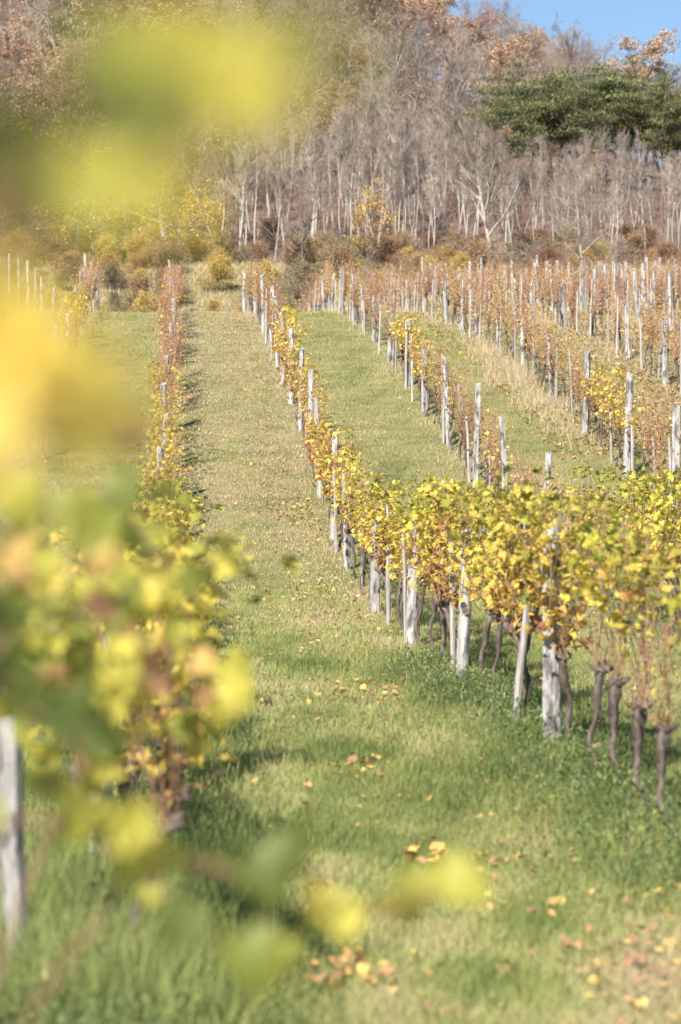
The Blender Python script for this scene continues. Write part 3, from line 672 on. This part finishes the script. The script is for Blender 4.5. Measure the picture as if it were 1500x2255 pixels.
def grow(seed, H, r0, first=.35, n1=9, n2=6, n3=6, n4=3, up=.6, spreadf=.4, wob_=.06, multi=1):
    """trunk + limbs in one mesh, fine twigs in another; returns twig tips"""
    g = np.random.default_rng(seed); W, Tw = MB(), MB(); tips = []
    A, B, ra, rb = [], [], [], []
    for s in range(multi):
        m = 8; t = np.linspace(0, 1, m); lean = g.normal(0, .05 + .06 * (multi > 1), 2) * H
        tr = np.stack([lean[0] * t + wob_ * H * .2 * np.sin(t * 5 + g.uniform(0, 6)), lean[1] * t + wob_ * H * .2 * np.sin(t * 4 + g.uniform(0, 6)), t * H * .93 - .3 * (1 - t)], 1)
        tube(W, tr, r0 * (1 - .86 * t) * (1 if multi == 1 else .75), 6)
        for i in range(n1):
            f = first + (1 - first) * (i + g.random()) / n1
            k = f * (m - 1); j = min(int(k), m - 2); p = tr[j] + (tr[j + 1] - tr[j]) * (k - j)
            az = g.uniform(0, 6.28) + i * 2.4; L = H * spreadf * (1.15 - .75 * f) * g.uniform(.75, 1.25)
            d = np.array([math.cos(az), math.sin(az), up * g.uniform(.6, 1.5)]); d /= np.linalg.norm(d)
            q = [p]; dd = d.copy(); ns = 5
            for e in range(ns):
                dd = dd + g.normal(0, .16, 3) + [0, 0, .10]; dd /= np.linalg.norm(dd); q.append(q[-1] + dd * L / ns)
            q = np.array(q); rr = r0 * (1 - .8 * f) * .62
            tube(W, q, np.linspace(rr, rr * .25, ns + 1), 4, cap=False)
            for a in range(n2):
                k2 = g.uniform(.8, ns - .01); j2 = int(k2); p2 = q[j2] + (q[j2 + 1] - q[j2]) * (k2 - j2)
                d2 = dd * .5 + g.normal(0, .5, 3) + [0, 0, up * .5]; d2 /= np.linalg.norm(d2); L2 = L * g.uniform(.3, .55)
                m2 = p2 + d2 * L2 * .5; d2b = d2 + g.normal(0, .2, 3); e2 = m2 + d2b / np.linalg.norm(d2b) * L2 * .5
                r2 = max(rr * .3, .013)
                for s0, s1, q0, q1 in ((p2, m2, r2, r2 * .7), (m2, e2, r2 * .7, r2 * .45)): A.append(s0); B.append(s1); ra.append(q0); rb.append(q1)
                for b in range(n3):
                    f3 = g.random(); p3 = p2 + (e2 - p2) * f3 if b else e2
                    d3 = d2 * .6 + g.normal(0, .6, 3) + [0, 0, up * .4]; d3 /= np.linalg.norm(d3); L3 = L2 * g.uniform(.35, .7); e3 = p3 + d3 * L3
                    A.append(p3); B.append(e3); ra.append(.0095); rb.append(.007); tips.append(e3)
                    for c in range(n4):
                        p4 = p3 + (e3 - p3) * g.uniform(.2, 1); d4 = d3 * .8 + g.normal(0, .45, 3) + [0, 0, .15]; d4 /= np.linalg.norm(d4); e4 = p4 + d4 * L3 * g.uniform(.4, .8)
                        A.append(p4); B.append(e4); ra.append(.007); rb.append(.005); tips.append(e4)
    segs(Tw, A, B, np.array(ra), np.array(rb))
    return W, Tw, np.array(tips)

QV = np.array([(0, 0, -.2), (.5, .12, .15), (.28, 0, .7), (-.3, .1, .6), (-.5, 0, .1)])
def leaf_clumps(tips, per, sig, size, seed, sel=1.0, vlow=0):
    g = np.random.default_rng(seed); L = MB(); t = tips[g.random(len(tips)) < sel]
    P = np.repeat(t, per, 0) + g.normal(0, sig, (len(t) * per, 3)); n = len(P)
    tint = np.repeat(g.beta(2, 2, len(t)), per)
    scatter(L, QV, [[0, 1, 2], [0, 2, 3], [0, 3, 4]], P, rotmats(g.uniform(0, 6.28, n), g.uniform(0, 6.28, n), g.normal(0, .6, n)), size * g.uniform(.6, 1.3, n), np.clip(tint * .6 + g.random(n) * .4, 0, 1))
    return L

PROTO = {}
def proto(kind, i):
    key = (kind, i)
    if key in PROTO: return PROTO[key]
    s = 1000 + i * 13 + sum(map(ord, kind))
    if kind == 'slim':
        W, T, tp = grow(s, 9.2, .08, .46, 11, 6, 6, 2, 1.5, .25, .12, 1 + (i % 3 == 1)); parts = [('trunk', W, M_bark_p), ('crown', T, M_twig)]
    elif kind == 'bare':
        W, T, tp = grow(s, 10.5, .17, .25, 12, 7, 7, 3, .7, .42, .3); parts = [('trunk', W, M_bark_g), ('crown', T, M_twig)]
    elif kind == 'dark':
        W, T, tp = grow(s, 10.5, .2, .25, 12, 7, 7, 3, .6, .45, .4); parts = [('trunk', W, M_bark_d), ('crown', T, M_twig)]
    elif kind == 'oak':
        W, T, tp = grow(s, 11, .2, .22, 12, 6, 5, 2, .45, .46, .4); parts = [('trunk', W, M_bark_g), ('twigs', T, M_twig), ('crown', leaf_clumps(tp, 9, .15, .165, s, .8), M_oak)]
    elif kind == 'amber':
        W, T, tp = grow(s, 6.5, .07, .25, 9, 4, 3, 1, .4, .52, .5); parts = [('trunk', W, M_bark_d), ('twigs', T, M_twig), ('crown', leaf_clumps(tp, 9, .2, .14, s, .7), M_ytree)]
    elif kind == 'open':
        W, T, tp = grow(s, 9, .17, .3, 16, 7, 7, 3, .9, .5, .15); parts = [('trunk', W, M_bark_g if i == 0 else M_bark_p), ('crown', T, M_twig)]
    elif kind == 'pine':
        g = np.random.default_rng(s); W, T, tp = grow(s, 10.5, .22, .55, 18, 6, 3, 0, .05, .62, .2); tp[:, 2] = tp[:, 2] * .75 + .25 * np.round(tp[:, 2] / 1.5) * 1.5
        L = MB(); tp = tp[g.random(len(tp)) < .34]; n = len(tp); c = tp.copy()
        pads = c + g.normal(0, .2, c.shape); per = 150
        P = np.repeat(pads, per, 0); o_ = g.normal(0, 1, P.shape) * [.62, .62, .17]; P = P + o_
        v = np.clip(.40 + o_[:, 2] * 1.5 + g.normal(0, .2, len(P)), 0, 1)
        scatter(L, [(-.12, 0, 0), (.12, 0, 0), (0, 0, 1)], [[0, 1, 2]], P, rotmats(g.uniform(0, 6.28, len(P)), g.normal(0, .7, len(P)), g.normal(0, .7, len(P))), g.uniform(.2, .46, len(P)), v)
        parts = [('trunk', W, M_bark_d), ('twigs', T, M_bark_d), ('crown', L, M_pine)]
    elif kind.startswith('shrub'):
        W, T, tp = grow(s, 2.6, .03, .1, 6, 4, 4, 3, .55, .62, .9, 5)
        m = {'shrub_r': M_sh_r, 'shrub_o': M_sh_o, 'shrub_y': M_sh_y, 'shrub_b': None}[kind]
        parts = [('stems', W, M_bark_d), ('twigs', T, M_twig)]
        if m: parts.append(('foliage', leaf_clumps(tp, 6, .17, .08, s, .5), m))
    PROTO[key] = [(n_, b.mesh(n_, m_), ) for n_, b, m_ in parts]
    return PROTO[key]

def plant(kind, i, x, y, s, label, cat, group, name):
    o = bpy.data.objects.new(name, None); col.objects.link(o); o.location = (x, y, float(Z(x, y)))
    o.rotation_euler = (0, 0, rng.uniform(0, 6.28)); o.scale = (s * rng.uniform(.9, 1.12), s * rng.uniform(.9, 1.12), s); o.empty_display_size = .5
    for n_, m_ in proto(kind, i): link(n_, m_, o)
    return tag(o, label, cat, group)

def side_word(c): return 'behind the left crest' if c < 450 else ('above the grass path' if c < 780 else ('above the upper vineyard' if c < 1180 else 'toward the sky gap'))
taken = []
def free(x, y, r):
    for a, b in taken:
        if (a - x) ** 2 + (b - y) ** 2 < r * r: return False
    taken.append((x, y)); return True

# single trees one can pick out
def at(c, d, kind, i, s, label, name, cat='tree'):
    x = px(c, d); taken.append((x, d)); return plant(kind, i, x, d, s, label, cat, None, name)
at(1293, 140, 'open', 0, .68, 'spreading bare grey tree standing alone at the upper edge of the vineyard', 'bare_tree')
at(1072, 158, 'open', 1, .92, 'pale-trunked leaning bare tree in front of the forest edge', 'bare_tree')
at(690, 150, 'dark', 0, .58, 'dark bare tree on the bank just above the grass path', 'bare_tree')
at(808, 153, 'amber', 0, .82, 'small amber-leaved tree in front of the grey forest edge', 'maple_tree')
PL = ['lowest, leftmost pine of the green clump', 'pine with the domed top near the left end of the clump', 'highest flat-topped pine of the clump', 'broad pine right of the clump middle', 'wide green pine below the bare skyline trees', 'dark green pine cut by the right border']
for k_, (c, d, i, s_) in enumerate([(1085, 204, 0, .72), (1160, 208, 1, .88), (1250, 211, 2, .90), (1335, 208, 0, .88), (1415, 210, 1, .86), (1490, 206, 2, .82)]):
    at(c, d, 'pine', i, s_, PL[k_], 'pine_tree')
for c, d, i, s_ in ((1130, 218, 2, .66), (1210, 220, 0, .76), (1300, 221, 1, .76), (1385, 220, 2, .74), (1460, 220, 0, .70), (1545, 216, 1, .68)):
    at(c, d, 'pine', i, s_, 'green pine filling the rear of the clump', 'pine_tree')
at(350, 172, 'oak', 0, .85, 'orange-leaved oak beside the young grey trees', 'oak_tree')
at(1080, 196, 'oak', 1, .55, 'small orange-tan oak at the foot of the pines', 'oak_tree')
at(790, 232, 'oak', 2, .95, 'broad tan oak above the young grey trees', 'oak_tree')
at(700, 238, 'oak', 3, .9, 'tan-leaved oak left of the broad one', 'oak_tree')
at(1145, 300, 'oak', 1, .95, 'rounded tan-leaved oak on the skyline', 'oak_tree')
at(1330, 292, 'oak', 2, .8, 'small upright oak on the skyline above the pines', 'oak_tree')
at(880, 285, 'oak', 0, 1.1, 'tan oak high on the slope under the ridge', 'oak_tree')
at(60, 250, 'oak', 3, 1.15, 'large pinkish-tan oak at the upper left corner', 'oak_tree')
# young slim trees at the forest edge
for c, d, i, s_ in [(30, 160, 0, 1.15), (100, 166, 1, 1.25), (165, 158, 2, 1.0), (225, 166, 0, 1.3), (300, 163, 1, 1.05), (365, 160, 2, .9), (425, 164, 0, .85), (480, 166, 1, .6)]:
    at(c, d, 'amber', i, s_, 'ochre-leaved tree behind the left crest', 'ochre_tree')
n = 0
for _ in range(4000):
    if n >= 150: break
    y = rng.uniform(168, 196); c = rng.uniform(400, 1560); x = px(c, y)
    if c < 470 and y < 180: continue
    if not free(x, y, 1.25): continue
    dpt = 'front rank' if y < 180 else ('middle rank' if y < 192 else 'rear rank')
    plant('slim', int(rng.integers(0, 7)), x, y, rng.uniform(.6, 1.04) * (.76 if c > 1050 else 1), 'young slim grey tree in the %s %s' % (dpt, side_word(c)), 'tree', 'slim trees, %s %s' % (dpt, side_word(c)), 'slim_tree'); n += 1
for c in range(1035, 1570, 21):
    d = rng.uniform(276, 297); sz_ = rng.uniform(1.0, 1.22)
    k_ = 'oak' if c in (1056, 1140, 1203) else ('bare' if rng.random() < .75 else 'dark')
    at(c + rng.uniform(-6, 6), d, k_, int(rng.integers(0, 3)), sz_ * (.85 if k_ == 'oak' else 1), 'bare tree standing against the sky on the ridge' if k_ != 'oak' else 'tan-leaved oak standing against the sky on the ridge', 'bare_tree' if k_ != 'oak' else 'oak_tree')
n = 0
for _ in range(20000):
    if n >= 250: break
    y = rng.uniform(176, 306); c = rng.uniform(-40, 1560); x = px(c, y)
    if y < 198 and c > 440: continue
    if 208 < y < 236 and c > 1030: continue
    if y > 252 and c > 1060 and y < 282: 
        if rng.random() < .3: continue
    if not free(x, y, 2.9 if y < 285 else 2.4): continue
    po = .22 if c > 450 else .6
    if c < 450 and y < 230: po = .75
    kind = 'oak' if rng.random() < po else ('bare' if rng.random() < .7 else 'dark')
    s = rng.uniform(.68, 1.2)
    if c > 1000 and y > 255: s *= .85
    if y < 220: s *= .75
    if y < 210 and c > 1000: s *= .62
    hgt = 'lower slope' if y < 220 else ('middle slope' if y < 262 else 'ridge')
    nm = {'oak': 'tan-leaved oak', 'bare': 'bare grey tree', 'dark': 'dark-trunked bare tree'}[kind]
    plant(kind, int(rng.integers(0, 5 if kind != 'dark' else 3)), x, y, s, '%s on the %s %s' % (nm, hgt, side_word(c)), 'tree', '%ss, %s %s' % (nm, hgt, side_word(c)), 'oak_tree' if kind == 'oak' else 'bare_tree'); n += 1
# brushwood under the trees
mb = MB(); n_ = 13000; y = np.where(rng.random(n_) < .5, rng.uniform(166, 200, n_), rng.uniform(180, 306, n_)); x = rng.uniform(-.17, .17, n_) * y; A_, B_ = [], []
A0 = np.stack([x, y, Z(x, y) - .05], 1); d0 = rng.normal(0, .28, (n_, 3)); d0[:, 2] = 1; L0 = rng.uniform(.5, 2.4, n_) * np.where(y < 190, .6, 1) ; B0_ = A0 + d0 * L0[:, None]
segs(mb, A0, B0_, .016, .008, rng.random(n_))
for k in range(7):
    f = rng.uniform(.2, .95, n_)[:, None]; p = A0 + (B0_ - A0) * f; q = p + (d0 * .6 + rng.normal(0, .45, (n_, 3))) * (L0 * .32)[:, None]
    segs(mb, p, q, .010, .006, rng.random(n_))
o = mb.build('brushwood', M_brush); tag(o, 'grey-brown leafless brushwood between the forest trunks', 'brushwood', kind='stuff')
# shrubs on the bank
n = 0; taken = []
for _ in range(4000):
    if n >= 230: break
    c = rng.uniform(-20, 1540); y = rng.uniform(137, 176); x = px(c, y)
    if 545 < c < 660 and y > 148 and rng.random() < .85: continue
    if 720 < c < 900 and 146 < y < 152: pass
    if c > 1340 and y > 148 and y < 160: continue
    if not free(x, y, 1.05): continue
    u = rng.random()
    if c < 480: kind = 'shrub_y' if u < .45 else ('shrub_o' if u < .75 else 'shrub_r')
    elif c < 900: kind = 'shrub_y' if u < .12 else ('shrub_r' if u < .5 else ('shrub_o' if u < .8 else 'shrub_b'))
    else: kind = 'shrub_r' if u < .40 else ('shrub_o' if u < .58 else ('shrub_b' if u < .88 else 'shrub_y'))
    s = rng.uniform(.35, .8)
    if c > 700 and y < 145: s *= .6
    nm = {'shrub_y': 'yellow-leaved shrub', 'shrub_o': 'olive-brown shrub', 'shrub_r': 'russet shrub', 'shrub_b': 'leafless grey shrub'}[kind]
    wh = 'below the bank' if y < 150 else ('on bank' if y < 163 else 'at the forest edge')
    plant(kind, int(rng.integers(0, 3)), x, y, s, '%s %s %s' % (nm, wh, side_word(c)), 'shrub', '%ss %s %s' % (nm, wh, side_word(c)), 'shrub'); n += 1
# repeats of one kind in one zone: count them from the left so that each label finds one tree
byl = {}
for o in col.objects:
    if o.get('category') in ('tree', 'shrub'): byl.setdefault(o['label'], []).append(o)
for lab, lst in byl.items():
    if len(lst) > 1:
        if 'group' not in lst[0]:
            for o in lst: o['group'] = lab + 's'
        for i, o in enumerate(sorted(lst, key=lambda o: o.location.x / o.location.y)): o['label'] = lab + ', ' + ordw(i) + ' from the left'
print('objects', len(bpy.data.objects), 'vines', len(SPOTS), 'posts', sum(map(len, POSTS.values())))
